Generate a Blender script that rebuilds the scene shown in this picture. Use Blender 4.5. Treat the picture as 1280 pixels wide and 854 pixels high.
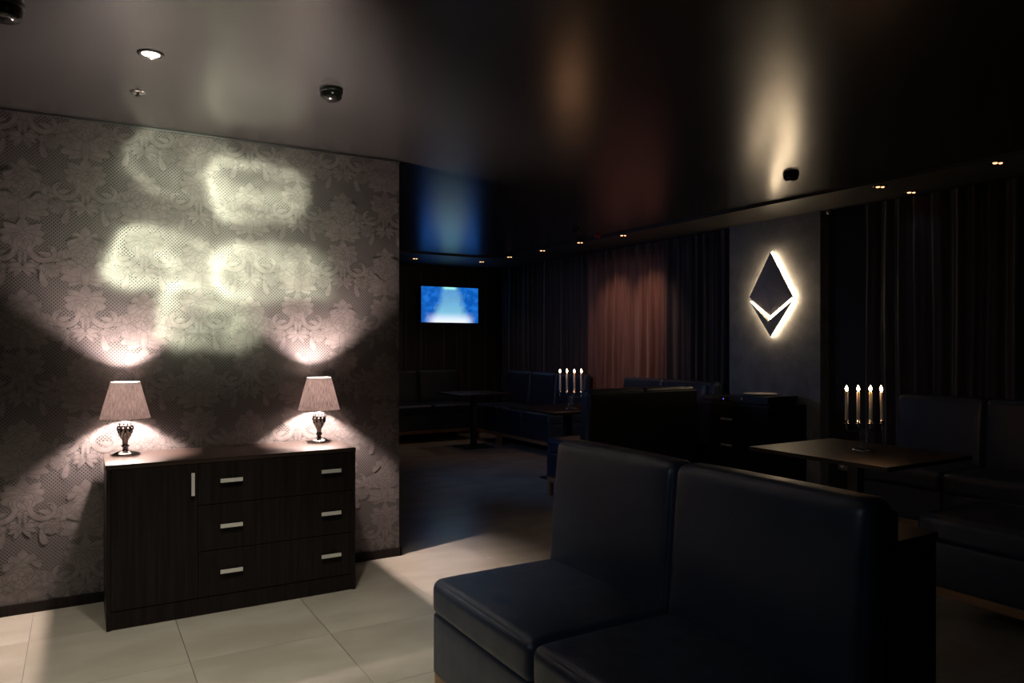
import bpy, bmesh, math, random
from mathutils import Vector, Matrix, noise
random.seed(7)
for o in list(bpy.data.objects): bpy.data.objects.remove(o)
S = bpy.context.scene
COL = S.collection
PI = math.pi

# ------------------------------------------------------------------ camera
F = 921.0; CAMH = 1.42; YAW = math.radians(59.6)
CEIL = 2.65
cam_d = bpy.data.cameras.new('camera'); cam = bpy.data.objects.new('camera', cam_d); COL.objects.link(cam)
cam.location = (0, 0, CAMH)
cam.rotation_euler = (PI/2, 0, YAW - PI/2)
cam_d.sensor_width = 36; cam_d.lens = F/1280*36
cam_d.shift_y = 3/1280; cam_d.clip_start = .02; cam_d.clip_end = 60
S.camera = cam

# ------------------------------------------------------------------ world, exposure
w = bpy.data.worlds.new('world'); S.world = w; w.use_nodes = True
w.node_tree.nodes['Background'].inputs[0].default_value = (.5, .5, .6, 1)
w.node_tree.nodes['Background'].inputs[1].default_value = .0
vs = S.view_settings
S.display_settings.display_device = 'sRGB'
vs.view_transform = 'Standard'; vs.look = 'None'; vs.gamma = 1; vs.use_curve_mapping = False
vs.exposure = 0.0

# brightness of everything that gives off light, added lamps included
BULB = 8800.0        # table lamp bulbs
FLAME = 60.0         # candle flames
SIGN = 22.0           # light edge of the wall sign
TVS = 1.1            # television picture
PATCH = 3500.0        # added patch light on the papered wall
FLOORSPOT = 108.0     # cool downlights out of frame
CURTSPOT = 40.0      # added warm spot on the brown curtain

# ------------------------------------------------------------------ node helper
class N:
    """tiny expression builder for shader node trees"""
    def __init__(s, nt): s.nt = nt
    def new(s, t): return s.nt.nodes.new(t)
    def put(s, inp, v):
        if isinstance(v, bpy.types.NodeSocket): s.nt.links.new(v, inp)
        else: inp.default_value = v
    def m(s, op, a, b=None, c=None, clamp=False):
        n = s.new('ShaderNodeMath'); n.operation = op; n.use_clamp = clamp
        s.put(n.inputs[0], a)
        if b is not None: s.put(n.inputs[1], b)
        if c is not None: s.put(n.inputs[2], c)
        return n.outputs[0]
    def sep(s, v):
        n = s.new('ShaderNodeSeparateXYZ'); s.put(n.inputs[0], v); return n.outputs
    def comb(s, x, y, z):
        n = s.new('ShaderNodeCombineXYZ'); s.put(n.inputs[0], x); s.put(n.inputs[1], y); s.put(n.inputs[2], z); return n.outputs[0]
    def vadd(s, a, b):
        n = s.new('ShaderNodeVectorMath'); n.operation = 'ADD'; s.put(n.inputs[0], a); s.put(n.inputs[1], b); return n.outputs[0]
    def vscale(s, a, k):
        n = s.new('ShaderNodeVectorMath'); n.operation = 'SCALE'; s.put(n.inputs[0], a); n.inputs['Scale'].default_value = k; return n.outputs[0]
    def sm(s, v, a, b, lo=0., hi=1.):
        n = s.new('ShaderNodeMapRange'); n.interpolation_type = 'SMOOTHSTEP'
        s.put(n.inputs[0], v)
        for i, q in enumerate((a, b, lo, hi)): n.inputs[i+1].default_value = q
        return n.outputs[0]
    def mix(s, f, a, b):
        n = s.new('ShaderNodeMix'); n.data_type = 'RGBA'
        s.put(n.inputs[0], f)
        for k, q in ((6, a), (7, b)):
            if not isinstance(q, bpy.types.NodeSocket) and len(q) == 3: q = (*q, 1)
            s.put(n.inputs[k], q)
        return n.outputs[2]
    def noise(s, v, scale, detail=3, rough=.5, out=0):
        n = s.new('ShaderNodeTexNoise'); s.put(n.inputs['Vector'], v); n.inputs['Scale'].default_value = scale
        n.inputs['Detail'].default_value = detail; n.inputs['Roughness'].default_value = rough
        return n.outputs[out]
    def obj(s): return s.new('ShaderNodeTexCoord').outputs['Object']
    def bump(s, h, strength, dist):
        n = s.new('ShaderNodeBump'); n.inputs['Strength'].default_value = strength; n.inputs['Distance'].default_value = dist
        s.put(n.inputs['Height'], h); return n.outputs[0]

def mat(name, col=(.5, .5, .5), rough=.5, metal=0, spec=.5, emit=None, es=0, fn=None, **kw):
    m = bpy.data.materials.new(name); m.use_nodes = True
    p = m.node_tree.nodes['Principled BSDF']
    p.inputs['Base Color'].default_value = (*col, 1)
    p.inputs['Roughness'].default_value = rough; p.inputs['Metallic'].default_value = metal
    p.inputs['Specular IOR Level'].default_value = spec
    if emit: p.inputs['Emission Color'].default_value = (*emit, 1); p.inputs['Emission Strength'].default_value = es
    for k, v in kw.items(): p.inputs[k.replace('_', ' ')].default_value = v
    if fn: fn(N(m.node_tree), p)
    return m

def grain(scale=3, c1=(.02, .014, .012), c2=(.04, .027, .022), axis=0, b=.12):
    def f(n, p):
        mp = n.new('ShaderNodeMapping'); n.put(mp.inputs[0], n.obj())
        sc = [60, 60, 60]; sc[axis] = 2; mp.inputs['Scale'].default_value = sc
        g = n.noise(mp.outputs[0], scale*.35, 4, .6)
        n.put(p.inputs['Base Color'], n.mix(n.sm(g, .35, .65), c1, c2))
        n.put(p.inputs['Normal'], n.bump(g, b, .002))
    return f

def leather(n, p):
    v = n.new('ShaderNodeTexVoronoi'); n.put(v.inputs['Vector'], n.obj()); v.inputs['Scale'].default_value = 320
    w_ = n.noise(n.obj(), 7, 2)
    h = n.m('ADD', n.m('MULTIPLY', v.outputs['Distance'], .12), w_)
    n.put(p.inputs['Normal'], n.bump(h, .35, .006))
    n.put(p.inputs['Roughness'], n.sm(n.noise(n.obj(), 14, 3), .3, .7, .36, .48))

def tile_floor(n, p):
    o = n.obj(); x, y, z = n.sep(o)
    T = .635
    def edge(c, off):
        a = n.m('FRACT', n.m('DIVIDE', n.m('SUBTRACT', c, off), T))
        return n.m('MINIMUM', a, n.m('SUBTRACT', 1., a))
    e = n.m('MINIMUM', edge(x, 1.06), edge(y, 3.56))
    joint = n.sm(e, .0022, .0042, 1., 0.)
    idx = n.comb(n.m('FLOOR', n.m('DIVIDE', n.m('SUBTRACT', x, 1.06), T)), n.m('FLOOR', n.m('DIVIDE', n.m('SUBTRACT', y, 3.56), T)), 0.)
    wn = n.new('ShaderNodeTexWhiteNoise'); n.put(wn.inputs['Vector'], idx)
    d = n.vadd(o, n.vscale(wn.outputs['Color'], 7.))
    mp = n.new('ShaderNodeMapping'); n.put(mp.inputs[0], d); mp.inputs['Rotation'].default_value = (0, 0, .5); mp.inputs['Scale'].default_value = (1, 1.9, 1)
    v = n.noise(mp.outputs[0], 2.2, 4, .5)
    c = n.mix(n.sm(v, .25, .8), (.335, .30, .25), (.45, .41, .35))
    c = n.mix(n.m('MULTIPLY', wn.outputs['Value'], .2), c, (.36, .33, .27))
    c = n.mix(joint, c, (.13, .115, .10))
    n.put(p.inputs['Base Color'], c)
    n.put(p.inputs['Roughness'], n.m('ADD', n.sm(v, .2, .8, .235, .275), n.m('MULTIPLY', joint, .3)))
    n.put(p.inputs['Normal'], n.bump(n.m('ADD', n.m('MULTIPLY', joint, -1.), n.m('MULTIPLY', n.noise(o, 6, 2), .25)), .25, .002))

def damask_ground(n, p):
    x, y, z = n.sep(n.obj()); s = .0132
    u = n.m('DIVIDE', n.m('ADD', x, z), s*1.414); v = n.m('DIVIDE', n.m('SUBTRACT', x, z), s*1.414)
    fu = n.m('SUBTRACT', n.m('FRACT', u), .5); fv = n.m('SUBTRACT', n.m('FRACT', v), .5)
    r = n.m('SQRT', n.m('ADD', n.m('MULTIPLY', fu, fu), n.m('MULTIPLY', fv, fv)))
    big = n.noise(n.obj(), 5.5, 3, .55)
    dot = n.m('MULTIPLY', n.sm(r, .27, .36, 1., 0.), n.sm(big, .25, .6, .55, 1.))
    n.put(p.inputs['Base Color'], n.mix(dot, (.092, .078, .075), (.010, .011, .016)))
    n.put(p.inputs['Metallic'], n.m('SUBTRACT', .34, n.m('MULTIPLY', dot, .2)))
    n.put(p.inputs['Roughness'], n.m('ADD', .44, n.m('MULTIPLY', dot, .15)))
def damask_light(n, p):
    x, y, z = n.sep(n.obj()); s = .0132
    u = n.m('DIVIDE', n.m('ADD', x, z), s*1.414); v = n.m('DIVIDE', n.m('SUBTRACT', x, z), s*1.414)
    fu = n.m('SUBTRACT', n.m('FRACT', u), .5); fv = n.m('SUBTRACT', n.m('FRACT', v), .5)
    r = n.m('SQRT', n.m('ADD', n.m('MULTIPLY', fu, fu), n.m('MULTIPLY', fv, fv)))
    big = n.noise(n.obj(), 9., 3, .6)
    dot = n.m('MULTIPLY', n.sm(r, .2, .32, 1., 0.), n.sm(big, .48, .62, 0., .6))
    sh = n.noise(n.obj(), 30., 3, .6)
    c = n.mix(n.sm(sh, .3, .7), (.098, .083, .080), (.130, .111, .108))
    n.put(p.inputs['Base Color'], n.mix(dot, c, (.055, .05, .053)))
    p.inputs['Metallic'].default_value = .26

def ceiling_fn(n, p):
    n.put(p.inputs['Normal'], n.bump(n.noise(n.obj(), 1.6, 2), .06, .02))

def plaster(n, p):
    v = n.noise(n.obj(), 5, 6, .65)
    n.put(p.inputs['Base Color'], n.mix(n.sm(v, .3, .7), (.15, .15, .155), (.23, .23, .235)))
    n.put(p.inputs['Normal'], n.bump(n.noise(n.obj(), 45, 5, .6), .35, .004))

def stripes(n, p):
    x, y, z = n.sep(n.obj())
    a = n.noise(n.comb(n.m('MULTIPLY', x, 1.), 0., 0.), 34, 2, .8)
    n.put(p.inputs['Base Color'], n.mix(n.sm(a, .56, .66), (.022, .018, .018), (.32, .26, .24)))

def tvpic(n, p):
    x, y, z = n.sep(n.obj())   # metres from picture centre: x across, z up
    u = n.m('DIVIDE', x, .4875); v = n.m('DIVIDE', z, .275)
    nz = n.noise(n.obj(), 4.5, 3, .55)
    uu = n.m('ADD', n.m('ADD', u, -.02), n.m('MULTIPLY', n.m('SUBTRACT', nz, .5), .55))
    wid = n.m('SUBTRACT', .62, n.m('MULTIPLY', v, .22))
    g = n.m('SUBTRACT', 1., n.m('DIVIDE', n.m('ABSOLUTE', uu), wid)); core = n.sm(g, 0., .6)
    vert = n.sm(v, -1., .9, 1., .45)
    c = n.mix(n.sm(n.noise(n.obj(), 14, 3), .4, .7), (.003, .09, .42), (.012, .16, .62))
    c = n.mix(n.m('MULTIPLY', core, vert), c, (.22, .55, .72))
    bot = n.m('MULTIPLY', n.sm(v, -.98, -.35, 1., 0.), n.sm(n.m('ABSOLUTE', u), .45, .95, 1., 0.))
    c = n.mix(bot, c, (.80, .86, 1.))
    top = n.m('MULTIPLY', n.sm(v, .8, .97), n.sm(n.m('ABSOLUTE', n.m('ADD', u, .02)), .12, .3, 1., 0.))
    c = n.mix(top, c, (.35, .9, .8))
    n.put(p.inputs['Emission Color'], c)

def shade_fn(n, p):
    # thin pleated cloth: part of the light comes through it
    a = n.sep(n.obj()); ang = n.m('ARCTAN2', a[1], a[0])
    v = n.noise(n.comb(n.m('MULTIPLY', ang, 1.), n.m('MULTIPLY', a[2], .9), 0.), 26, 4, .7)
    c = n.mix(n.sm(v, .3, .7), (.09, .073, .071), (.31, .265, .26))
    n.put(p.inputs['Base Color'], c)
    t = n.new('ShaderNodeBsdfTranslucent'); n.put(t.inputs[0], c)
    mx = n.new('ShaderNodeMixShader'); mx.inputs[0].default_value = .27
    out = n.nt.nodes['Material Output']
    n.nt.links.new(p.outputs[0], mx.inputs[1]); n.nt.links.new(t.outputs[0], mx.inputs[2]); n.nt.links.new(mx.outputs[0], out.inputs[0])

def lining_fn(n, p):
    t = n.new('ShaderNodeBsdfTranslucent'); t.inputs[0].default_value = (.9, .82, .78, 1)
    mx = n.new('ShaderNodeMixShader'); mx.inputs[0].default_value = .20
    n.nt.links.new(p.outputs[0], mx.inputs[1]); n.nt.links.new(t.outputs[0], mx.inputs[2]); n.nt.links.new(mx.outputs[0], n.nt.nodes['Material Output'].inputs[0])

def cloth(c1, c2):
    def f(n, p):
        x, y, z = n.sep(n.obj())
        v = n.noise(n.comb(n.m('MULTIPLY', y, 9.), n.m('MULTIPLY', x, 9.), n.m('MULTIPLY', z, .4)), 5, 3)
        n.put(p.inputs['Base Color'], n.mix(n.sm(v, .3, .7), c1, c2))
    return f

M = {
 'floor': mat('floor_tile', rough=.25, spec=.5, fn=tile_floor),
 'ceil': mat('satin_ceiling_film', (.016, .0145, .014), .25, 0, .5, IOR=2.75, fn=ceiling_fn),
 'strip': mat('painted_ceiling_border', (.05, .045, .042), .5),
 'ground': mat('wallpaper_ground', rough=.45, fn=damask_ground),
 'mlight': mat('wallpaper_motif', rough=.5, fn=damask_light),
 'mdark': mat('wallpaper_motif_outline', (.040, .035, .036), .5),
 'plaster': mat('grey_plaster', rough=.7, fn=plaster),
 'darkwall': mat('dark_brown_wall', (.010, .0075, .007), .7),
 'stripe': mat('striped_wall', rough=.55, fn=stripes),
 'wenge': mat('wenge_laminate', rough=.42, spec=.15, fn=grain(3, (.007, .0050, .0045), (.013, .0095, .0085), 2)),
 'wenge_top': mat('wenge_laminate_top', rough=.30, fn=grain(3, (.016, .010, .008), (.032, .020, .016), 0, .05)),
 'table_wood': mat('dark_table_wood', rough=.42, spec=.25, fn=grain(3, (.014, .008, .006), (.028, .016, .012), 0, .05)),
 'gap': mat('black_gap', (.004, .004, .004), .8),
 'metal': mat('satin_handle_metal', (.72, .69, .64), .42, .45),
 'chrome': mat('chrome', (.75, .72, .70), .12, 1),
 'gun': mat('dark_chrome', (.30, .29, .29), .16, 1),
 'gloss_black': mat('gloss_black', (.012, .012, .012), .15),
 'black': mat('black_plastic', (.012, .012, .013), .4),
 'leather': mat('navy_leather', (.018, .026, .047), .46, 0, .5, fn=leather),
 'leather_b': mat('navy_leather_back', (.004, .004, .006), .5, 0, .4),
 'oak': mat('oak_plinth', rough=.5, fn=grain(3, (.22, .12, .055), (.34, .20, .10), 1)),
 'shade': mat('lamp_shade_cloth', rough=.9, spec=.1, fn=shade_fn),
 'lining': mat('white_shade_lining', (.82, .76, .72), .8, spec=.1, fn=lining_fn),
 'rim': mat('lamp_shade_trim', (.05, .04, .04), .8),
 'bulb': mat('glowing_bulb', (1, 1, 1), emit=(1, .80, .72), es=BULB),
 'flame': mat('candle_flame', (1, .6, .3), emit=(1, .50, .24), es=FLAME),
 'wax': mat('cream_wax', (.78, .70, .58), .45, Subsurface_Weight=.35, Subsurface_Radius=(.02, .012, .008)),
 'wick': mat('wick', (.02, .02, .02), .9),
 'sign': mat('sign_face', (.48, .45, .42), .5, 0, .5),
 'signlight': mat('sign_light_edge', (1, 1, 1), emit=(1, .76, .48), es=SIGN),
 'tv': mat('television_picture', (0, 0, 0), .3, es=TVS, emit=(0, 0, 1), fn=tvpic),
 'curt_dark': mat('dark_velvet_curtain', rough=.75, fn=cloth((.012, .009, .013), (.03, .022, .030)), Sheen_Weight=.4),
 'curt_brown': mat('brown_curtain', rough=.6, fn=cloth((.095, .038, .028), (.16, .07, .052)), Sheen_Weight=.3),
 'white': mat('white_glaze', (.72, .68, .62), .3),
 'red': mat('red_plastic', (.35, .01, .01), .4),
 'led': mat('blue_indicator', (0, 0, .1), emit=(.12, .10, 1), es=3.5),
 'lamp_w': mat('downlight_lamp', (1, 1, 1), emit=(1, .90, .78), es=14),
 'lamp_o': mat('warm_downlight_lamp', (1, 1, 1), emit=(1, .42, .20), es=3.2),
 'grey': mat('grey_plastic', (.18, .17, .16), .4),
}

# ------------------------------------------------------------------ mesh helpers
def link(name, me, parent=None):
    o = bpy.data.objects.new(name, me); COL.objects.link(o)
    if parent: o.parent = parent
    return o
def from_data(name, vs_, fs, mats, parent=None, smooth=False, mi=None):
    me = bpy.data.meshes.new(name); me.from_pydata(vs_, [], fs); me.update()
    for m in (mats if isinstance(mats, (list, tuple)) else [mats]): me.materials.append(m)
    if mi: me.polygons.foreach_set('material_index', mi)
    if smooth: me.polygons.foreach_set('use_smooth', [True]*len(me.polygons))
    return link(name, me, parent)
class MB:
    def __init__(s): s.v = []; s.f = []; s.sm = []
    def add(s, vs_, fs, smooth=False):
        b = len(s.v); s.v += [tuple(q) for q in vs_]; s.f += [tuple(i+b for i in f) for f in fs]; s.sm += [smooth]*len(fs)
        return s
    def box(s, x0, x1, y0, y1, z0, z1):
        return s.add([(x0,y0,z0),(x1,y0,z0),(x1,y1,z0),(x0,y1,z0),(x0,y0,z1),(x1,y0,z1),(x1,y1,z1),(x0,y1,z1)],
                     [(0,3,2,1),(4,5,6,7),(0,1,5,4),(1,2,6,5),(2,3,7,6),(3,0,4,7)])
    def bbox(s, x0, x1, y0, y1, z0, z1, b=.003, seg=2):
        bm = bmesh.new(); bmesh.ops.create_cube(bm, size=1)
        for q in bm.verts: q.co = ((x0+x1)/2+q.co.x*(x1-x0), (y0+y1)/2+q.co.y*(y1-y0), (z0+z1)/2+q.co.z*(z1-z0))
        bmesh.ops.bevel(bm, geom=list(bm.edges), offset=b, segments=seg, affect='EDGES', profile=.7)
        bm.verts.index_update()
        s.add([q.co[:] for q in bm.verts], [[q.index for q in f.verts] for f in bm.faces]); bm.free(); return s
    def lathe(s, prof, cx=0, cy=0, cz=0, n=32, fn=None):
        vs_ = []; fs = []
        for j, (r, z) in enumerate(prof):
            for i in range(n):
                a = 2*PI*i/n; rr = r if fn is None else fn(r, z, a)
                vs_.append((cx+rr*math.cos(a), cy+rr*math.sin(a), cz+z))
        for j in range(len(prof)-1):
            for i in range(n):
                k = (i+1) % n
                fs.append((j*n+i, j*n+k, (j+1)*n+k, (j+1)*n+i))
        fs.append(tuple(range(n-1, -1, -1))) ; fs.append(tuple((len(prof)-1)*n+i for i in range(n)))
        return s.add(vs_, fs, True)
    def tube(s, pts, r, n=8):
        pts = [Vector(p) for p in pts]; vs_ = []; fs = []
        up = Vector((0, 0, 1)); prev = None
        for i, p in enumerate(pts):
            d = (pts[min(i+1, len(pts)-1)]-pts[max(i-1, 0)]).normalized()
            if prev is None: a = d.orthogonal().normalized()
            else: a = (prev-d*prev.dot(d)).normalized()
            prev = a; b = d.cross(a)
            for k in range(n):
                t = 2*PI*k/n; vs_.append(p+(a*math.cos(t)+b*math.sin(t))*r)
        for i in range(len(pts)-1):
            for k in range(n):
                l = (k+1) % n; fs.append((i*n+k, i*n+l, (i+1)*n+l, (i+1)*n+k))
        fs.append(tuple(range(n-1, -1, -1))); fs.append(tuple((len(pts)-1)*n+i for i in range(n)))
        return s.add(vs_, fs, True)
    def prism(s, poly, z0, z1):
        n = len(poly)
        return s.add([(x, y, z0) for x, y in poly]+[(x, y, z1) for x, y in poly],
                     [tuple(range(n-1, -1, -1)), tuple(range(n, 2*n))]+[(i, (i+1) % n, n+(i+1) % n, n+i) for i in range(n)])
    def cushion(s, x0, x1, y0, y1, z0, z1, r=.03, puff=.01, n=12, lean=0., puff_ax=None):
        """rounded, slightly stuffed box"""
        c = Vector(((x0+x1)/2, (y0+y1)/2, (z0+z1)/2)); h = Vector(((x1-x0)/2, (y1-y0)/2, (z1-z0)/2))
        r = min(r, h.x*.95, h.y*.95, h.z*.95)
        def ts(half):
            inner = half-r; k = 4
            a = [-half+r*(1-math.cos(PI/2*i/k)) for i in range(k)]
            m_ = [-inner+2*inner*i/n for i in range(n+1)]
            return a+m_+[-q for q in reversed(a)]
        vs_ = []; fs = []; idx = {}
        def vert(p):
            key = tuple(round(q, 6) for q in p)
            if key in idx: return idx[key]
            P = Vector(p); inn = Vector([max(-(h[i]-r), min(h[i]-r, P[i])) for i in range(3)])
            d = P-inn
            if d.length > 1e-9: Q = inn+d.normalized()*r
            else: Q = P
            g = [P[i]/h[i] for i in range(3)]
            for i in range(3):
                if abs(abs(P[i])-h[i]) < 1e-6:
                    j, k = [q for q in range(3) if q != i]
                    wgt = (1-g[j]**4)*(1-g[k]**4)
                    amt = puff*min(1., min(h[j], h[k])/.12)
                    Q[i] += math.copysign(amt*wgt, P[i])
            Q = Q+c; Q.y += lean*(Q.z-z0)
            idx[key] = len(vs_); vs_.append(Q[:]); return idx[key]
        T = [ts(h[i]) for i in range(3)]
        for ax in range(3):
            j, k = [(1, 2), (2, 0), (0, 1)][ax]
            for sg in (-1, 1):
                for a in range(len(T[j])-1):
                    for b in range(len(T[k])-1):
                        q = []
                        for (da, db) in ((0, 0), (1, 0), (1, 1), (0, 1)):
                            p = [0, 0, 0]; p[ax] = sg*h[ax]; p[j] = T[j][a+da]; p[k] = T[k][b+db]; q.append(vert(p))
                        if sg < 0: q.reverse()
                        if len(set(q)) == 4: fs.append(tuple(q))
        return s.add(vs_, fs, True)
    def build(s, name, m, parent=None):
        me = bpy.data.meshes.new(name); me.from_pydata(s.v, [], s.f); me.update()
        me.materials.append(m); me.polygons.foreach_set('use_smooth', s.sm)
        return link(name, me, parent)

def tag(o, label, cat, group=None, kind=None):
    o['label'] = label; o['category'] = cat
    if group: o['group'] = group
    if kind: o['kind'] = kind
    return o
def thing(name, label, cat, loc=(0, 0, 0), rz=0, group=None):
    o = bpy.data.objects.new(name, None); COL.objects.link(o); o.empty_display_size = .1
    o.location = loc; o.rotation_euler = (0, 0, rz); return tag(o, label, cat, group)
def struct(name, mb, m):
    o = mb.build(name, m); o['kind'] = 'structure'; return o
def copy_tree(o, parent=None):
    c = o.copy(); COL.objects.link(c)
    if parent: c.parent = parent
    for ch in [q for q in bpy.data.objects if q.parent == o]: copy_tree(ch, c)
    return c

# ------------------------------------------------------------------ area / spot lights of the place, and added ones
def spot(name, loc, target, power, col, angle, blend=.5, size=.03):
    l = bpy.data.lights.new(name, 'SPOT'); l.energy = power; l.color = col; l.spot_size = math.radians(angle); l.spot_blend = blend
    l.shadow_soft_size = size
    o = bpy.data.objects.new(name, l); COL.objects.link(o); o.location = loc
    o.rotation_euler = (Vector(target)-Vector(loc)).to_track_quat('-Z', 'Y').to_euler(); return o
# cool ceiling downlights left of and behind the frame
spot('downlight_cool', (-.6, 2.0, CEIL-.05), (-.25, 3.1, 0), FLOORSPOT, (1., .95, .78), 84, .9, .06)
spot('downlight_cool', (.55, 2.55, CEIL-.05), (.75, 3.25, 0), FLOORSPOT, (1., .96, .80), 74, .9, .06)
spot('added_blue_fill', (1.98, 6.6, 1.7), (5.0, 6.6, .85), 34, (.34, .50, 1.), 100, .9, .25)  # unseen blue light added behind the papered wall to tint the far sofas
spot('added_soft_fill', (-1.3, .9, 2.35), (1.5, 2.2, .75), 26, (.80, .92, 1.), 60, 1., .3)  # unseen soft fill added to lift the near sofa
# the visible recessed lamp over the sideboard
spot('downlight_beam', (.26, 3.47, CEIL-.03), (.26, 3.47, 0), 5, (1, .88, .76), 85, .8, .03)
# beams added to light the curtains; the wash pair sits at two downlights
spot('curtain_beam', (4.35, 5.7, CEIL-.06), (5.85, 7.3, 1.35), CURTSPOT*.5, (1, .60, .48), 62, 1., .03)
for y_, k_ in ((7.28, 1.), (6.62, 1.)): spot('curtain_wash', (5.22, y_, CEIL-.06), (5.86, y_+.05, 1.55), 19*k_, (1, .58, .42), 70, 1., .02)
spot('curtain_beam_far', (4.0, 7.2, CEIL-.06), (5.85, 8.6, 1.7), 8, (.78, .72, 1.), 55, 1., .05)

# unseen spot added to shape ring-shaped patches of reflected light on the papered wall
WALLY = 4.65
PX, PY, PZ = .9, -.4, 2.35
def wallpt(u, v):
    r = (u-640)/F; d = WALLY/(math.sin(YAW)-math.cos(YAW)*r)
    return d*(math.cos(YAW)+math.sin(YAW)*r), CAMH+(430-v)*d/F
l = bpy.data.lights.new('added_patch_light', 'SPOT'); l.energy = PATCH; l.spot_size = math.radians(44); l.spot_blend = .5; l.shadow_soft_size = .012
l.color = (.93, 1., .72); l.use_nodes = True
po = bpy.data.objects.new('added_patch_light', l); COL.objects.link(po); po.location = (PX, PY, PZ); po.rotation_euler = (PI/2, 0, 0)
n = N(l.node_tree); em = [q for q in l.node_tree.nodes if q.type == 'EMISSION'][0]
nx, ny, nz = n.sep(n.new('ShaderNodeTexCoord').outputs['Normal'])
D = WALLY-PY
az = n.m('ABSOLUTE', nz)
sx = n.m('MULTIPLY', n.m('DIVIDE', nx, az), D); sy = n.m('MULTIPLY', n.m('DIVIDE', ny, az), D)
wob = n.sep(n.noise(n.comb(sx, sy, 0.), 3.2, 3, .55, out=1))
sx = n.m('ADD', sx, n.m('MULTIPLY', n.m('SUBTRACT', wob[0], .5), .18)); sy = n.m('ADD', sy, n.m('MULTIPLY', n.m('SUBTRACT', wob[1], .5), .18))
tot = None
for (u, v, hw, hh, amp) in ((324, 240, 56, 34, 1.), (206, 326, 64, 32, 1.), (342, 340, 70, 32, 1.), (262, 396, 58, 36, .8), (228, 205, 58, 36, .32)):
    X, Z = wallpt(u, v); X2, _ = wallpt(u+hw, v); hx = X2-X; hz = hh*4.4/F
    dx = n.m('SUBTRACT', sx, X-PX); dz = n.m('SUBTRACT', sy, Z-PZ)
    rr = .14
    qx = n.m('MAXIMUM', n.m('SUBTRACT', n.m('ABSOLUTE', dx), hx-rr), 0.); qz = n.m('MAXIMUM', n.m('SUBTRACT', n.m('ABSOLUTE', dz), hz-rr), 0.)
    sd = n.m('SUBTRACT', n.m('SQRT', n.m('ADD', n.m('MULTIPLY', qx, qx), n.m('MULTIPLY', qz, qz))), rr)
    fill = n.m('MULTIPLY', n.sm(sd, -.14, .07, .62, 0.), n.sm(n.noise(n.comb(sx, sy, 3.), 6., 3, .55), .35, .65, .55, 1.25))
    rim = n.m('EXPONENT', n.m('MULTIPLY', n.m('MULTIPLY', sd, sd), -1/(.040**2)))
    left = n.sm(dx, -hx*1.1, hx*.2, 1., .22)
    t = n.m('MULTIPLY', n.m('ADD', fill, n.m('MULTIPLY', n.m('MULTIPLY', rim, left), .75)), amp)
    tot = t if tot is None else n.m('ADD', tot, t)
def blob(u, v, rx, rz_, amp):
    global tot
    X, Z = wallpt(u, v)
    ax = n.m('DIVIDE', n.m('SUBTRACT', sx, X-PX), rx); ay = n.m('DIVIDE', n.m('SUBTRACT', sy, Z-PZ), rz_)
    tot = n.m('ADD', tot, n.m('MULTIPLY', n.m('EXPONENT', n.m('MULTIPLY', n.m('ADD', n.m('MULTIPLY', ax, ax), n.m('MULTIPLY', ay, ay)), -1.)), amp if rx > .5 else amp*.55))
for q in ((278, 236, .06, .10, .6), (150, 330, .05, .09, .7), (278, 345, .05, .12, .45), (385, 366, .14, .045, .7), (216, 385, .06, .12, .5), (322, 322, .10, .05, .5),
          (205, 355, .20, .05, .35), (320, 205, .22, .04, .3), (370, 245, .05, .10, .3), (280, 300, .60, .55, .26)): blob(*q)
n.put(em.inputs['Strength'], tot)

# ------------------------------------------------------------------ room shell
XR = 5.90; YF = 10.45; XL = -3.2; YB = -2.4; XE = 1.85
struct('floor', MB().box(XL-.2, XR+.2, YB-.2, YF+.2, -.1, 0), M['floor'])
struct('ceiling', MB().box(XL-.2, XR+.2, YB-.2, YF+.2, CEIL, CEIL+.12), M['ceil'])
# lower painted border of the ceiling, rounded inner corner
bx_, by_, rad = 5.15, 9.12, .45
inner = [(bx_-rad+rad*math.cos(a), by_-rad+rad*math.sin(a)) for a in [PI/2*i/10 for i in range(11)]]
poly = [(XR, YB), (XR, YF), (XE-.1, YF), (XE-.1, by_)] + list(reversed(inner)) + [(bx_, YB)]
struct('trim_1', MB().prism(poly[::-1], CEIL-.025, CEIL+.01), M['strip'])
struct('wall_right', MB().box(XR, XR+.15, YB, YF, 0, CEIL), M['darkwall'])
struct('wall_far', MB().box(XE-.2, XR, YF, YF+.15, 0, CEIL), M['stripe'])
struct('wall_inner', MB().box(XE-.15, XE, WALLY+.15, YF, 0, CEIL), M['darkwall'])
struct('wall_back', MB().box(XL, XR, YB-.15, YB, 0, CEIL), M['darkwall'])
struct('wall_side', MB().box(XL-.15, XL, YB, WALLY+.15, 0, CEIL), M['darkwall'])
struct('wall_column', MB().box(5.78, XR, 4.34, 5.42, 0, CEIL-.024), M['plaster'])
struct('baseboard_left', MB().bbox(XL, XE+.012, WALLY-.014, WALLY+.01, 0, .055, .002), M['wenge'])
struct('baseboard_inner', MB().bbox(XE, XE+.012, WALLY-.014, YF, 0, .055, .002), M['wenge'])
struct('trim_2', MB().bbox(XL, XE+.004, WALLY-.012, WALLY, CEIL-.014, CEIL, .003), M['black'])

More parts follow.
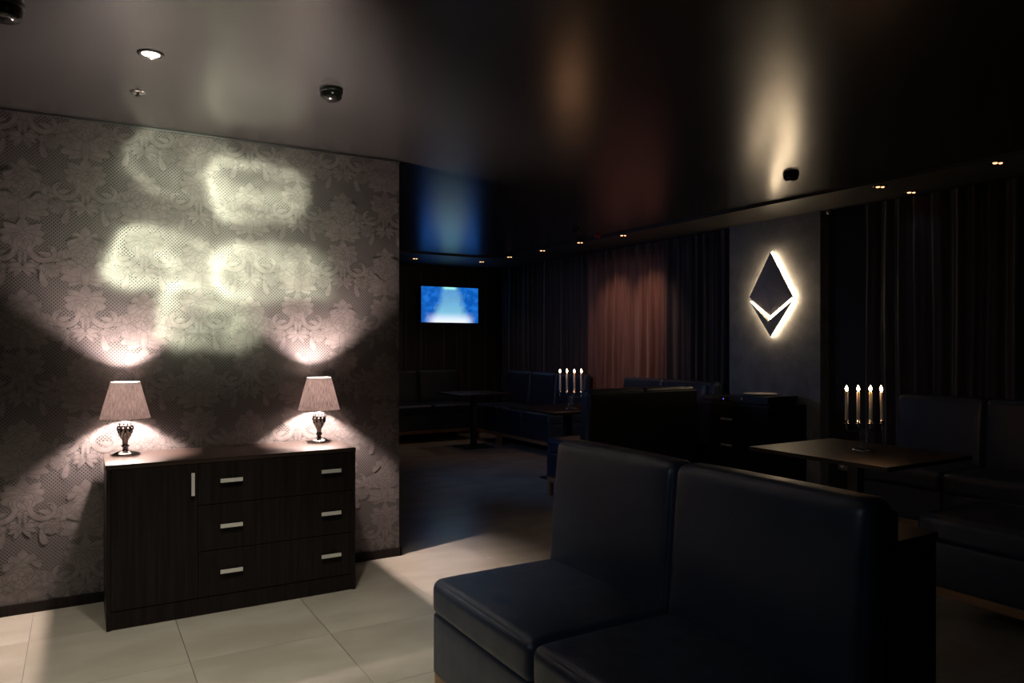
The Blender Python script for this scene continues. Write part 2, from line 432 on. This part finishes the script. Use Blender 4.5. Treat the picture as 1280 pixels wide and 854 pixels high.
# papered wall: the damask figure is printed in relief on the sheet
V, FC, MI = [], [], []
def quad_wall():
    V.extend([(XL,WALLY,0),(XE,WALLY,0),(XE,WALLY,CEIL),(XL,WALLY,CEIL),(XL,WALLY+.15,0),(XE,WALLY+.15,0),(XE,WALLY+.15,CEIL),(XL,WALLY+.15,CEIL)])
    for f in ((0,1,2,3),(1,5,6,2),(5,4,7,6),(4,0,3,7),(3,2,6,7),(4,5,1,0)): FC.append(f); MI.append(0)
quad_wall()
shapes = []   # (polygon, material, layer)
def rot(p, a): return (p[0]*math.cos(a)-p[1]*math.sin(a), p[0]*math.sin(a)+p[1]*math.cos(a))
def petal(bx, by, deg, L, W, bend=0., tip=.6):
    """leaf or petal starting at (bx,by)"""
    pts = []; n_ = 9
    for side in (1, -1):
        rng = range(n_+1) if side == 1 else range(n_-1, 0, -1)
        for i in rng:
            t = i/n_; wd = W*1.12*math.sin(PI*t**tip)**.6 if 0 < t < 1 else 0
            x = L*t; y = side*wd*.5 + bend*L*t*t
            pts.append((x, y))
    a = math.radians(deg)
    return [(bx+rot(p, a)[0], by+rot(p, a)[1]) for p in pts]
def outline(poly, e):
    cx = sum(p[0] for p in poly)/len(poly); cy = sum(p[1] for p in poly)/len(poly); out = []
    n_ = len(poly)
    for i in range(n_):
        a = poly[i-1]; b = poly[(i+1) % n_]; tx, ty = b[0]-a[0], b[1]-a[1]; l_ = math.hypot(tx, ty) or 1
        out.append((poly[i][0]+ty/l_*e, poly[i][1]-tx/l_*e))
    return out
def put(poly, sym=True):
    area = sum(poly[i-1][0]*poly[i][1]-poly[i][0]*poly[i-1][1] for i in range(len(poly)))
    if area < 0: poly = poly[::-1]
    for q in ([poly, [(-x, y) for x, y in poly][::-1]] if sym else [poly]):
        shapes.append((outline(q, .0022), 2)); shapes.append((q, 1))
def stroke(path, w0, w1):
    l_, r_ = [], []
    for i, p in enumerate(path):
        a = path[max(i-1, 0)]; b = path[min(i+1, len(path)-1)]; tx, ty = b[0]-a[0], b[1]-a[1]; q = math.hypot(tx, ty) or 1
        t = i/(len(path)-1); wd = (w0+(w1-w0)*t)*math.sin(PI*min(1, t*1.0+.12)*.93)**.5/2
        l_.append((p[0]-ty/q*wd, p[1]+tx/q*wd)); r_.append((p[0]+ty/q*wd, p[1]-tx/q*wd))
    return l_, r_
def put_stroke(path, w0, w1):
    for e, m_ in ((.0044, 2), (0, 1)):
        l_, r_ = stroke(path, w0+e, w1+e)
        for sg in (1, -1):
            for i in range(len(path)-1):
                q = [(sg*x, y) for x, y in (l_[i], r_[i], r_[i+1], l_[i+1])]
                shapes.append((q if sg == 1 else q[::-1], m_, True))
def spiral(cx, cy, r0, r1, a0, a1, n_=26):
    return [(cx+(r0+(r1-r0)*i/n_)*math.cos(math.radians(a0+(a1-a0)*i/n_)), cy+(r0+(r1-r0)*i/n_)*math.sin(math.radians(a0+(a1-a0)*i/n_))) for i in range(n_+1)]
def peony(cx, cy, R, sym=False):
    for rr, k, off, wd in ((1., 8, 0, .80), (.76, 7, 20, .66), (.52, 6, 5, .44), (.3, 5, 30, .3)):
        for i in range(k):
            put(petal(cx, cy, 90+off+360*i/k, R*rr, R*wd*rr**.5, 0, 1.25), sym)
# crown leaves and large flower
for a, L in ((0, .155), (24, .135), (-24, .135), (48, .12), (-48, .12)): put(petal(0, -.145, 90+a, L*.95, .066, 0, .85), False)
for a, L in ((75, .15), (100, .15), (125, .13)): put(petal(.01, -.17, 90-a, L, .07, -.25, .8), True)
peony(0, -.165, .098)
# leaves below the flower
for a, L in ((12, .13), (34, .14), (58, .13)): put(petal(.0, -.22, -90+a, L*.9, .066, .45, .9), True)
put(petal(0, -.22, -90, .12, .035), False)
# upper scrolls
put_stroke(spiral(.150, -.235, .072, .014, 200, -150), .030, .014)
for k, a in enumerate((170, 140, 110, 80, 50, 20)):
    put(petal(.150+.070*math.cos(math.radians(a)), -.235+.066*math.sin(math.radians(a)), a-38, .058, .027, -.35), True)
# lower palmette and flower
for a, L in ((0, .15), (20, .145), (40, .13), (62, .11)):
    put(petal(0, -.44, 90-a, L*.85, .062, -.35 if a else 0, .8), a != 0)
peony(0, -.445, .062)
put_stroke(spiral(.108, -.475, .085, .018, 150, 440), .034, .014)
for a in (160, 190, 220, 250, 280, 310): put(petal(.108+.088*math.cos(math.radians(a)), -.475+.088*math.sin(math.radians(a)), a+42, .056, .027, .35), True)
peony(.130, -.585, .040, True)
put_stroke([(.012+.0*i, -.50-.012*i) for i in range(8)], .018, .010)
for a, L in ((20, .075), (50, .07), (80, .06)): put(petal(.005, -.56, -90+a, L, .026, .1), True)
put(petal(.18, -.33, 60, .09, .03, .25), True); put(petal(.20, -.44, 20, .06, .026, .2), True)
put(petal(.20, -.53, -20, .06, .024, -.2), True)
PXP, PZP = .574, .687
lay = .000008
def stamp(cx, cz):
    k = 0
    for sh in shapes:
        poly, m_ = sh[0], sh[1]
        if len(sh) == 2 or m_ == 2 or True: k += 0 if len(sh) == 3 else 1
        off = .0002+lay*k + (lay*.5 if (len(sh) == 3 and m_ == 1) else 0)
        pts = [(cx+x, cz+y) for x, y in poly]
        if max(p[0] for p in pts) < XL+.01 or min(p[0] for p in pts) > XE-.002: continue
        if max(p[1] for p in pts) < .05 or min(p[1] for p in pts) > CEIL-.012: continue
        b = len(V)
        for x, z in pts: V.append((max(XL+.01, min(XE-.002, x)), WALLY-off, max(.05, min(CEIL-.012, z))))
        FC.append(tuple(range(b, b+len(pts)))); MI.append(m_)
c = -.26-PXP*4
while c < XE+.3:
    for half in (0, 1):
        for j in range(-1, 4):
            stamp(c+half*PXP/2, 1.024+PZP*j+(PZP/2 if half else 0))
    c += PXP
wl = from_data('wall_left', V, FC, [M['ground'], M['mlight'], M['mdark']], mi=MI); wl['kind'] = 'structure'

# ------------------------------------------------------------------ sideboard
def bar_handle(L, vertical=False):
    h = MB()
    if vertical: h.bbox(-.008, .008, -.028, -.022, -L/2, L/2, .001); h.box(-.004, .004, -.023, 0, -L/2+.006, -L/2+.014); h.box(-.004, .004, -.023, 0, L/2-.014, L/2-.006)
    else: h.bbox(-L/2, L/2, -.028, -.022, -.010, .010, .001); h.box(-L/2+.006, -L/2+.014, -.023, 0, -.004, .004); h.box(L/2-.014, L/2-.006, -.023, 0, -.004, .004)
    return h
sb = thing('sideboard', 'long dark wenge sideboard with one door and three wide drawers against the papered wall', 'sideboard', (.114, 4.14, 0))
Wd, Dp, Ht = 1.262, .46, .82
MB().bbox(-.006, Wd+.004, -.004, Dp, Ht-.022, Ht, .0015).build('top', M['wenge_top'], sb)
MB().box(.018, Wd-.018, Dp-.01, Dp, .05, Ht-.022).box(.410, .426, .02, Dp-.01, .09, Ht-.022).box(.018, Wd-.018, .02, Dp-.01, .074, .09).build('body', M['gap'], sb)
for x0_ in (-.001, Wd-.017): MB().bbox(x0_, x0_+.018, -.001, Dp, 0, Ht-.0225, .001).build('side_panel', M['wenge'], sb)
MB().bbox(.017, Wd-.017, .004, .022, .004, .092, .001).build('plinth', M['wenge'], sb)
d_ = MB().bbox(.0185, .4165, -.002, .016, .096, Ht-.026, .001).build('door', M['wenge'], sb)
h_ = bar_handle(.118, True).build('door_handle', M['metal'], d_); h_.location = (.391, -.002, .694)
for z0, z1 in ((.578, .794), (.336, .574), (.096, .332)):
    dr = MB().bbox(.4205, Wd-.0185, -.002, .016, z0, z1, .001).build('drawer', M['wenge'], sb)
    for x in (.58, 1.115):
        h_ = bar_handle(.112).build('drawer_handle', M['metal'], dr); h_.location = (x, -.002, {.578: .700, .336: .461, .096: .221}[z0])

# ------------------------------------------------------------------ table lamps
def table_lamp(label, loc, group):
    t = thing('table_lamp', label, 'lamp', loc, 0, group)
    foot = MB().lathe([(.001, 0), (.070, 0), (.074, .003), (.072, .010), (.056, .020), (.036, .028), (.016, .032), (.001, .033)], n=40,
                      fn=lambda r, z, a: r*(1+(.03*math.sin(a*14) if z > .002 and r > .03 else 0)))
    foot.build('foot', M['chrome'], t)
    prof = [(.012, .030), (.015, .034), (.012, .040), (.020, .047), (.022, .053), (.012, .060)]
    for i in range(27):
        z = i/26; prof.append((.015+.023*math.sin(PI*min(1, .10+.86*z**.85)*.78)**2.0 if z < .72 else .0385-.018*((z-.72)/.28)**1.6, .062+.118*z))
    prof = prof[:6]+[(.014+.022*math.sin(PI*(i/26)**1.35*.80)**1.4, .062+.118*i/26) for i in range(27)]+[(.012, .186), (.012, .194)]
    def dia(r, z, a):
        if .085 < z < .180:
            q = (z-.085)*170
            return r*(1+.24*abs(math.sin(a*5+q*.5))*abs(math.sin(a*5-q*.5)))
        return r
    MB().lathe(prof, n=60, fn=dia).build('stem', M['gun'], t)
    MB().lathe([(.013, .190), (.013, .225), (.011, .226), (.011, .274), (.009, .278)], n=16).build('socket', M['white'], t)
    b = MB().lathe([(.008, .278), (.011, .286), (.0155, .300), (.0180, .314), (.017, .325), (.011, .334), (.001, .3365)], n=20).build('bulb', M['bulb'], t)
    sh = MB(); n_ = 72; vs_ = []; fs = []
    z0, z1, r0, r1 = .198, .394, .124, .072
    for j, (z, r) in enumerate(((z0, r0), ((z0+z1)/2, (r0+r1)/2), (z1, r1))):
        for i in range(n_):
            a = 2*PI*i/n_; vs_.append((r*math.cos(a), r*math.sin(a), z))
    for j in range(2):
        for i in range(n_): fs.append((j*n_+i, j*n_+(i+1) % n_, (j+1)*n_+(i+1) % n_, (j+1)*n_+i))
    sh.add(vs_, fs, True); so = sh.build('lamp_shade', M['shade'], t)
    inn = [(x*(1-.0014/math.hypot(x, y)), y*(1-.0014/math.hypot(x, y)), z) for x, y, z in vs_]
    MB().add(inn, fs, True).build('shade_lining', M['lining'], so)
    for z, r in ((z0, r0), (z1, r1)):
        MB().tube([(r*math.cos(a), r*math.sin(a), z) for a in [2*PI*i/48 for i in range(49)]], .0016, 6).build('shade_rim', M['rim'], so)
    # spider that carries the shade
    sp = MB()
    for a in (0, 2*PI/3, 4*PI/3): sp.tube([(.012*math.cos(a), .012*math.sin(a), .224), (.105*math.cos(a), .105*math.sin(a), .24)], .0012, 6)
    sp.build('shade_carrier', M['metal'], t)
    return t
table_lamp('lit table lamp with pleated shade on the door end of the sideboard', (.212, 4.49, .82), 'table lamps on the sideboard')
table_lamp('lit table lamp with pleated shade on the drawer end of the sideboard', (1.264, 4.49, .82), 'table lamps on the sideboard')

# ------------------------------------------------------------------ sofas  (local x along the length, front at y=0, back at y=.70)
def sofa(label, loc, rz, widths, group, back_h=1.02, rev=False):
    t = thing('sofa', label, 'sofa', loc, rz, group)
    L = sum(widths)
    for x0, x1 in ((.0, .05), (L-.05, L)):
        for y0, y1 in ((.015, .065), (.60, .65)):
            MB().bbox(x0+.004, x1-.004, y0, y1, 0, .13, .002).build('leg', M['oak'], t)
    MB().bbox(.004, L-.004, .014, .034, .130, .176, .002).bbox(.004, .024, .03, .66, .130, .176, .002).bbox(L-.024, L-.004, .03, .66, .130, .176, .002).bbox(.02, L-.02, .64, .66, .130, .176, .002).build('plinth_rail', M['oak'], t)
    x = 0
    for wd in widths:
        g = .002
        MB().cushion(x+g, x+wd-g, .008, .66, .176, .405, .012, .004, 6).build('seat_base', M['leather'], t)
        MB().cushion(x+g, x+wd-g, 0, .60, .400, .535, .034, .012, 12).build('seat_cushion', M['leather'], t)
        MB().cushion(x+g, x+wd-g, .520, .640, .50, back_h, .036, .010, 14, .085).build('backrest', M['leather'], t)
        x += wd
    MB().cushion(.006, L-.006, .655, .700, .15, back_h-.035, .010, 0., 4).build('back_panel', M['leather_b'], t)
    return t
# near sofa: runs along world Y, faces -X  -> local x = -Y, local y = +X
GS = 'navy leather lounge sofas'
def sofa_facing_west(label, xf, y_hi, widths, group=GS):   # front at x = xf, left end at y = y_hi
    return sofa(label, (xf, y_hi, 0), -PI/2, widths, group)
def sofa_facing_north(label, x0, yfront, widths, group=GS):  # front toward +Y, back toward the camera
    return sofa(label, (x0+sum(widths), yfront, 0), PI, widths, group)
sofa_facing_west('large two-seat dark navy leather sofa in the near foreground', 1.145, 2.56, (.71, .71))
sofa_facing_north('dark sofa turned with its black back to the viewer, left of the drawer cabinet', 3.79, 5.83, (.63, .63))
sofa_facing_west('navy sofa along the brown curtain, only its pale blue backrest tops showing', 5.07, 6.97, (.70, .68, .13))
sofa_facing_west('navy sofa in the far corner along the dark curtain, behind the far candlestick', 5.07, 9.06, (.66, .66))
tvs = sofa('navy sofa under the television on the striped far wall', (3.05, 9.75, 0), 0, (.68, .68, .68), GS)
sofa_facing_west('single navy corner seat between the two sofas of the far corner', 5.06, 9.74, (.67,))
sofa_facing_west('navy sofa along the right-hand curtain behind the near candle table', 5.07, 3.52, (.66, .66, .62))
sofa_facing_north('navy sofa cut off by the right picture edge before the near candle table', 3.79, 2.27, (.62, .62))

# dark box behind the near sofa
cb = thing('console_cabinet', 'low dark wooden console cabinet standing behind the near sofa', 'cabinet', (1.87, 1.27, 0))
MB().bbox(0, .37, 0, 1.2, .83, .85, .002).build('top', M['wenge_top'], cb)
MB().bbox(.004, .366, .004, 1.196, .03, .8302, .002).build('body', M['wenge'], cb)
MB().box(.03, .34, .03, 1.17, 0, .03).build('plinth', M['black'], cb)

# ------------------------------------------------------------------ tables
def lounge_table(label, cx, cy, sx_, sy_, rz=0):
    t = thing('lounge_table', label, 'table', (cx, cy, 0), rz, 'pedestal lounge tables')
    MB().bbox(-sx_/2, sx_/2, -sy_/2, sy_/2, .725, .75, .002).build('tabletop', M['table_wood'], t)
    MB().bbox(-.035, .035, -.035, .035, .015, .715, .004).build('pedestal', M['black'], t)
    MB().bbox(-.11, .11, -.11, .11, .715, .725, .002).build('mounting_plate', M['black'], t)
    MB().bbox(-.21, .21, -.21, .21, 0, .015, .004).build('base_plate', M['black'], t)
    return t
lounge_table('dark wooden pedestal table carrying the near candlestick', 4.19, 2.89, .84, .96)
lounge_table('dark wooden pedestal table carrying the far candlestick', 4.42, 6.38, .92, .90)
lounge_table('dark empty pedestal table on the far floor below the television', 4.68, 9.02, .78, .78)

# ------------------------------------------------------------------ candlesticks and candles
def arcpath(x0, x1, z0, z1, r=.012):
    sg = 1 if x1 > x0 else -1
    p = [(x0, 0, .004), (x0, 0, z0-r)]
    p += [(x0+sg*r*(1-math.cos(a)), 0, z0-r+r*math.sin(a)) for a in [PI/2*i/5 for i in range(1, 6)]]
    p += [(x1-sg*r*(1-math.sin(a))*1., 0, z0+r*(1-math.cos(a))) for a in [PI/2*i/5 for i in range(0, 6)]]
    p += [(x1, 0, z1)]
    return p
XS = (-.108, -.036, .040, .112)
def candlestick(label, loc, rz):
    t = thing('candlestick', label, 'candlestick', loc, rz, 'four-armed chrome candlesticks')
    MB().lathe([(.001, 0), (.068, 0), (.070, .003), (.066, .006), (.001, .007)], n=40).build('base', M['chrome'], t)
    for i, x in enumerate(XS):
        zz = .122 if i in (0, 3) else .138
        MB().tube(arcpath((-.022, -.008, .006, .020)[i], x, zz, .168), .0028, 8).build('arm', M['chrome'], t)
        MB().lathe([(.001, .166), (.024, .168), (.025, .170), (.013, .171), (.0125, .190), (.0105, .190), (.0100, .174), (.001, .174)], cx=x, n=24).build('candle_cup', M['chrome'], t)
    return t
def candle(label, loc, group, flame_k=1., tilt=0.):
    t = thing('candle', label, 'candle', loc, 0, group); t.rotation_euler = (0, tilt, 0)
    MB().lathe([(.001, 0), (.0098, 0), (.0100, .02), (.0098, .188), (.0085, .194), (.004, .191), (.001, .190)], n=20).build('wax', M['wax'], t)
    MB().tube([(0, 0, .188), (.0005, 0, .198), (.0015, 0, .204)], .0008, 6).build('wick', M['wick'], t)
    MB().lathe([(.0005, .198), (.0060, .202), (.0090, .209), (.0085, .217), (.0050, .226), (.0008, .235)], n=14).build('flame', M['flame'], t)
    return t
pos = ('leftmost', 'second from left', 'third from left', 'rightmost')
for (cx, cy, rz, which) in ((4.26, 2.88, math.radians(-33), 'near'), (4.38, 6.27, math.radians(-31), 'far')):
    candlestick('chrome four-armed candlestick on the %s candle table' % which, (cx, cy, .75), rz)
    for i, x in enumerate(XS):
        candle('lit cream candle, %s of four in the %s candlestick' % (pos[i], which),
               (cx+x*math.cos(rz), cy+x*math.sin(rz), .75+.1745), 'lit candles in the %s candlestick' % which, tilt=-.05 if (which == 'near' and i == 3) else 0)

# ------------------------------------------------------------------ drawer cabinet with hi-fi under the sign
ec = thing('drawer_cabinet', 'dark drawer cabinet against the grey column below the glowing sign', 'cabinet', (5.27, 5.42, 0), -PI/2)
MB().box(0, .94, .006, .50, 0, .84).build('body', M['wenge'], ec)
MB().bbox(-.004, .944, -.004, .50, .84, .865, .002).build('top', M['wenge_top'], ec)
for z0, z1 in ((.60, .83), (.355, .59), (.10, .345)):
    dr = MB().bbox(.006, .934, -.010, .006, z0, z1, .001).build('drawer', M['wenge'], ec)
    h_ = bar_handle(.13).build('drawer_handle', M['metal'], dr); h_.location = (.47, -.010, (z0+z1)/2)
am = thing('amplifier', 'black hi-fi amplifier with a tiny knob on the drawer cabinet', 'amplifier', (5.30, 4.98, .865), -PI/2)
MB().bbox(0, .46, 0, .40, .008, .078, .003).build('case', M['black'], am)
MB().lathe([(.001, 0), (.012, 0), (.012, .014), (.001, .014)], n=16).build('knob', M['metal'], am)
kn = [q for q in bpy.data.objects if q.parent == am and q.name.startswith('knob')][0]; kn.rotation_euler = (PI/2, 0, 0); kn.location = (.17, 0, .045)
for x in (.03, .43):
    for y in (.03, .37): MB().lathe([(.001, 0), (.012, 0), (.012, .009), (.001, .009)], cx=x, cy=y, n=12).build('foot', M['black'], am)
dv = thing('media_player', 'black media player with a blue indicator light, beside the amplifier', 'media player', (5.29, 5.36, .865), -PI/2)
MB().bbox(0, .36, 0, .28, .004, .052, .003).build('case', M['black'], dv)
MB().bbox(.05, .30, -.001, 0, .012, .022, .0004).build('disc_slot', M['gloss_black'], dv)
MB().lathe([(.001, 0), (.0042, 0), (.004, .003), (.001, .004)], n=12).build('indicator_light', M['led'], dv)
il = [q for q in bpy.data.objects if q.parent == dv and q.name.startswith('indicator')][0]; il.rotation_euler = (PI/2, 0, 0); il.location = (.325, 0, .032)
for x in (.03, .33):
    for y in (.03, .25): MB().lathe([(.001, 0), (.010, 0), (.010, .006), (.001, .006)], cx=x, cy=y, n=12).build('foot', M['black'], dv)
pl = MB().lathe([(.001, 0), (.09, 0), (.10, .003), (.150, .014), (.152, .016), (.148, .0165), (.10, .007), (.001, .005)], n=40).build('plate', M['white'])
pl.location = (5.47, 4.75, .943); tag(pl, 'pale round plate lying on the black amplifier', 'plate')

# ------------------------------------------------------------------ glowing faceted sign
sg = thing('wall_sign', 'glowing faceted double-pyramid sign mounted on the grey column', 'sign', (5.78, 4.848, 0), 0)
def face_part(name, rim, apex, depth0, depth1, m):
    """rim: list of (y,z); apex: list of extra points; faceted shell standing proud of the wall (-x)"""
    n_ = len(rim)
    vs_ = [(-depth0, y, z) for y, z in rim]+[(-depth1, *apex)]+[(-depth0+.012, y, z) for y, z in rim]
    fs = [(i, (i+1) % n_, n_) for i in range(n_)]+[((i+1) % n_, i, n_+1+i, n_+1+(i+1) % n_) for i in range(n_)]+[tuple(n_+1+i for i in range(n_))]
    return from_data(name, vs_, fs, m, sg)
up = [(0, 2.300), (-.258, 1.862), (0, 1.690), (.258, 1.878)]
face_part('upper_pyramid', up, (0, 1.955), .060, .125, M['sign'])
lo = [(.252, 1.838), (0, 1.655), (-.252, 1.822), (0, 1.490)]
vs_ = [(-.060, y, z) for y, z in lo]+[(-.048, y, z) for y, z in lo]+[(-.092, 0, 1.635)]
fs = [(0, 1, 8), (1, 2, 8), (2, 3, 8), (3, 0, 8), (4, 5, 1, 0), (5, 6, 2, 1), (6, 7, 3, 2), (7, 4, 0, 3), (7, 6, 5, 4)]
from_data('lower_pyramid', vs_, fs, M['sign'], sg)
def band(name, rim, e):
    cy = sum(p[0] for p in rim)/4; cz = sum(p[1] for p in rim)/4
    r_ = [(y*(1+e)-cy*e, z+(z-cz)*e) for y, z in rim]; n_ = 4
    vs_ = [(-.040, y, z) for y, z in r_]+[(-.022, y, z) for y, z in r_]
    fs = [(0, 1, 2, 3), (7, 6, 5, 4)]+[((i+1) % 4, i, 4+i, 4+(i+1) % 4) for i in range(4)]
    return from_data(name, vs_, fs, M['signlight'], sg)
band('upper_light_edge', up, .026); band('lower_light_edge', lo, .030)
for y, z in ((0, 2.1), (0, 1.8), (0, 1.58)): pass
MB().box(-.02, 0, -.02, .02, 1.75, 2.15).box(-.02, 0, -.015, .015, 1.54, 1.62).build('bracket', M['black'], sg)

# ------------------------------------------------------------------ television
tv = thing('television', 'flat television with a bright blue picture on the far striped wall', 'television', (4.965, 10.38, 2.025))
MB().bbox(-.505, .505, -.022, .02, -.292, .292, .006).build('case', M['black'], tv)
MB().box(-.4875, .4875, -.0235, -.0222, -.275, .275).build('screen', M['tv'], tv)
MB().box(-.12, .12, .02, .065, -.12, .12).build('wall_bracket', M['black'], tv)

# ------------------------------------------------------------------ curtains
def curtain(label, y0, y1, x, amp, m, seed, pitch=.17, z0=.02, z1=None, group='floor-length pleated curtains'):
    z1 = z1 or CEIL-.03; random.seed(seed)
    L = abs(y1-y0); nn = int(L/.008); vs_ = []; fs = []; nz = 14
    ph = 0; ys = []; xs = []; fr = random.uniform(.8, 1.3)
    for i in range(nn+1):
        t = i/nn; s_ = t*L
        k = noise.noise(Vector((s_*2.1, seed*3.3, 0)))
        ph += 2*PI*.008/(pitch*(1+.5*k)); ys.append(y0+(y1-y0)*t); xs.append((math.sin(ph)+.35*math.sin(2.3*ph+seed), k))
    for j in range(nz+1):
        z = z0+(z1-z0)*j/nz; sag = 1-.35*(j/nz)
        for i in range(nn+1):
            b = .3*noise.noise(Vector((ys[i]*7, z*.7, seed)))
            vs_.append((x+amp*sag*(xs[i][0]*.75+b), ys[i]+.006*math.sin(z*2+i*.05), z))
    for j in range(nz):
        for i in range(nn): fs.append((j*(nn+1)+i, j*(nn+1)+i+1, (j+1)*(nn+1)+i+1, (j+1)*(nn+1)+i))
    o = from_data('curtain', vs_, fs, m, smooth=True); tag(o, label, 'curtain', group)
    md = o.modifiers.new('thick', 'SOLIDIFY'); md.thickness = .002
    return o
curtain('dark curtain in the far corner behind the far candlestick', 7.97, 10.2, 5.835, .048, M['curt_dark'], 2)
curtain('reddish brown curtain lit from above, between two dark curtains', 6.42, 7.95, 5.835, .050, M['curt_brown'], 5, .19)
curtain('dark curtain between the reddish brown curtain and the grey column', 5.44, 6.40, 5.835, .048, M['curt_dark'], 9)
curtain('wide dark curtain covering the wall right of the grey column', -2.0, 3.95, 5.835, .048, M['curt_dark'], 12)

# ------------------------------------------------------------------ ceiling fittings
def downlight(label, loc, bright=False, rz=0):
    t = thing('downlight', label, 'downlight', loc, rz, 'recessed ceiling downlights')
    MB().lathe([(.036, 0), (.054, 0), (.054, -.002), (.046, -.006), (.037, -.004), (.036, 0)][::-1], n=36).build('trim_ring', M['gun'], t) if False else None
    n_ = 36; prof = [(.034, -.001), (.037, -.005), (.046, -.007), (.054, -.003), (.054, 0)]
    vs_ = []; fs = []
    for r, z in prof:
        for i in range(n_): a = 2*PI*i/n_; vs_.append((r*math.cos(a), r*math.sin(a), z))
    for j in range(len(prof)-1):
        for i in range(n_): k = (i+1) % n_; fs.append((j*n_+i, (j)*n_+k, (j+1)*n_+k, (j+1)*n_+i))
    from_data('trim_ring', vs_, fs, M['gun'], t, True)
    if bright: MB().lathe([(.001, -.008), (.020, -.007), (.035, -.002), (.035, 0)], n=28).build('lamp', M['lamp_w'], t)
    else:
        MB().lathe([(.001, -.004), (.034, -.003), (.034, 0)], n=24).build('reflector', M['black'], t)
        for x, r in ((-.016, .015), (.020, .012)): MB().lathe([(.001, -.011), (r*.7, -.010), (r, -.005), (r, -.003)], cx=x, n=16).build('lamp', M['lamp_o'], t)  # smaller glowing dot added for the second glint beside the lamp
    if not bright:
        l_ = bpy.data.lights.new('downlight_glow', 'SPOT'); l_.energy = 6. if loc[1] > 9.5 else 2.0 if loc[1] > 4.3 else .3; l_.color = (1, .62, .42) if loc[1] > 4.3 else (.75, .78, 1); l_.spot_size = math.radians(100); l_.spot_blend = 1; l_.shadow_soft_size = .02
        lo_ = bpy.data.objects.new('downlight_glow', l_); COL.objects.link(lo_); lo_.parent = t; lo_.location = (0, 0, -.03)
    return t
downlight('bright white recessed downlight over the left side of the sideboard', (.26, 3.47, CEIL), True)
SZ = CEIL-.025
def cpt(u, v, z=SZ):
    d = F*(z-CAMH)/(430-v); r = (u-640)/F
    return (d*(math.cos(YAW)+math.sin(YAW)*r), d*(math.sin(YAW)-math.cos(YAW)*r), z)
for u, v, lab in ((519, 323, 'small warm downlight nearest the papered wall, above the television'), (602, 327, 'small warm downlight in the far corner of the ceiling border'),
                  (637, 321, 'small warm downlight, second of the far row from the corner'), (678, 313, 'small warm downlight, third of the far row from the corner'),
                  (725, 303, 'small warm downlight above the left edge of the brown curtain'), (779, 294, 'small warm downlight above the middle of the brown curtain'),
                  (1100, 233, 'small warm downlight right of the glowing sign, nearer of a close pair'), (1139, 240, 'small warm downlight close to the right-hand curtain, beside another'),
                  (1247, 203, 'small warm downlight at the far right edge of the ceiling')):
    p = cpt(u, v); downlight(lab, p, False, YAW-PI/2+PI/2*0)
def detector(label, p, k=1., down=.045):
    t = thing('smoke_detector', label, 'smoke detector', p, 0, 'dark ceiling smoke detectors')
    MB().lathe([(.001, 0), (.056*k, 0), (.056*k, -.014), (.054*k, -.016)][::-1], n=36).build('mounting_ring', M['black'], t)
    MB().lathe([(.050*k, -.016), (.052*k, -.022), (.050*k, -down*.8), (.044*k, -down), (.030*k, -down-.008), (.001, -down-.010)], n=36,
               fn=lambda r, z, a: r*(1-(.03 if (-down*.8 < z < -.017 and math.sin(a*18) > .3) else 0))).build('sensor_cap', M['gloss_black'], t)
    for a in range(12):
        pass
    return t
detector('dark smoke detector on the glossy ceiling above the right table lamp', (1.05, 3.52, CEIL))
detector('black smoke detector on the ceiling in front of the glowing sign', (4.43, 3.57, CEIL))
detector('dark smoke detector cut off by the top left corner of the picture', (-.235, 3.21, CEIL), 1.15, .06)
detector('tiny dark smoke detector far away above the far candlestick', cpt(720, 286, CEIL), .8, .03)
sp = thing('sprinkler_head', 'small chrome sprinkler head on the ceiling near the papered wall', 'sprinkler', (.245, 4.03, CEIL))
MB().lathe([(.001, -.006), (.022, -.006), (.036, -.003), (.038, 0)], n=28).build('cover_ring', M['chrome'], sp)
MB().lathe([(.001, -.022), (.012, -.021), (.010, -.014), (.006, -.012), (.006, -.006)], n=16).build('nozzle', M['gun'], sp)
al = thing('alarm_beacon', 'small red alarm beacon on the ceiling near the brown curtain', 'alarm', cpt(747, 294, CEIL))
MB().lathe([(.001, -.035), (.030, -.032), (.038, -.012), (.038, 0)], n=20).build('dome', M['red'], al)
sc = thing('motion_sensor', 'small pale motion sensor under the ceiling border, right of the grey column', 'sensor', cpt(1036, 262, SZ))
MB().lathe([(.001, -.045), (.018, -.040), (.024, -.022), (.022, -.008), (.014, 0)], n=20).build('housing', M['grey'], sc)
sc2 = thing('motion_sensor', 'tiny pale motion sensor under the ceiling border above the brown curtain', 'sensor', cpt(771, 312, SZ))
MB().lathe([(.001, -.045), (.018, -.040), (.024, -.022), (.022, -.008), (.014, 0)], n=20).build('housing', M['grey'], sc2)

# wall socket under the near candle table
ws = thing('wall_socket', 'double wall socket low on the dark wall between column and right curtain', 'socket', (XR, 4.16, .33), -PI/2)
MB().bbox(-.08, .08, -.012, 0, -.04, .04, .003).build('cover_plate', M['grey'], ws)
for x in (-.038, .038): MB().lathe([(.001, 0), (.022, 0), (.022, .002), (.001, .002)], n=20).build('outlet', M['metal'], ws)
for q, x in zip([q for q in bpy.data.objects if q.parent == ws and q.name.startswith('outlet')], (-.038, .038)):
    q.rotation_euler = (PI/2, 0, 0); q.location = (x, -.012, 0)
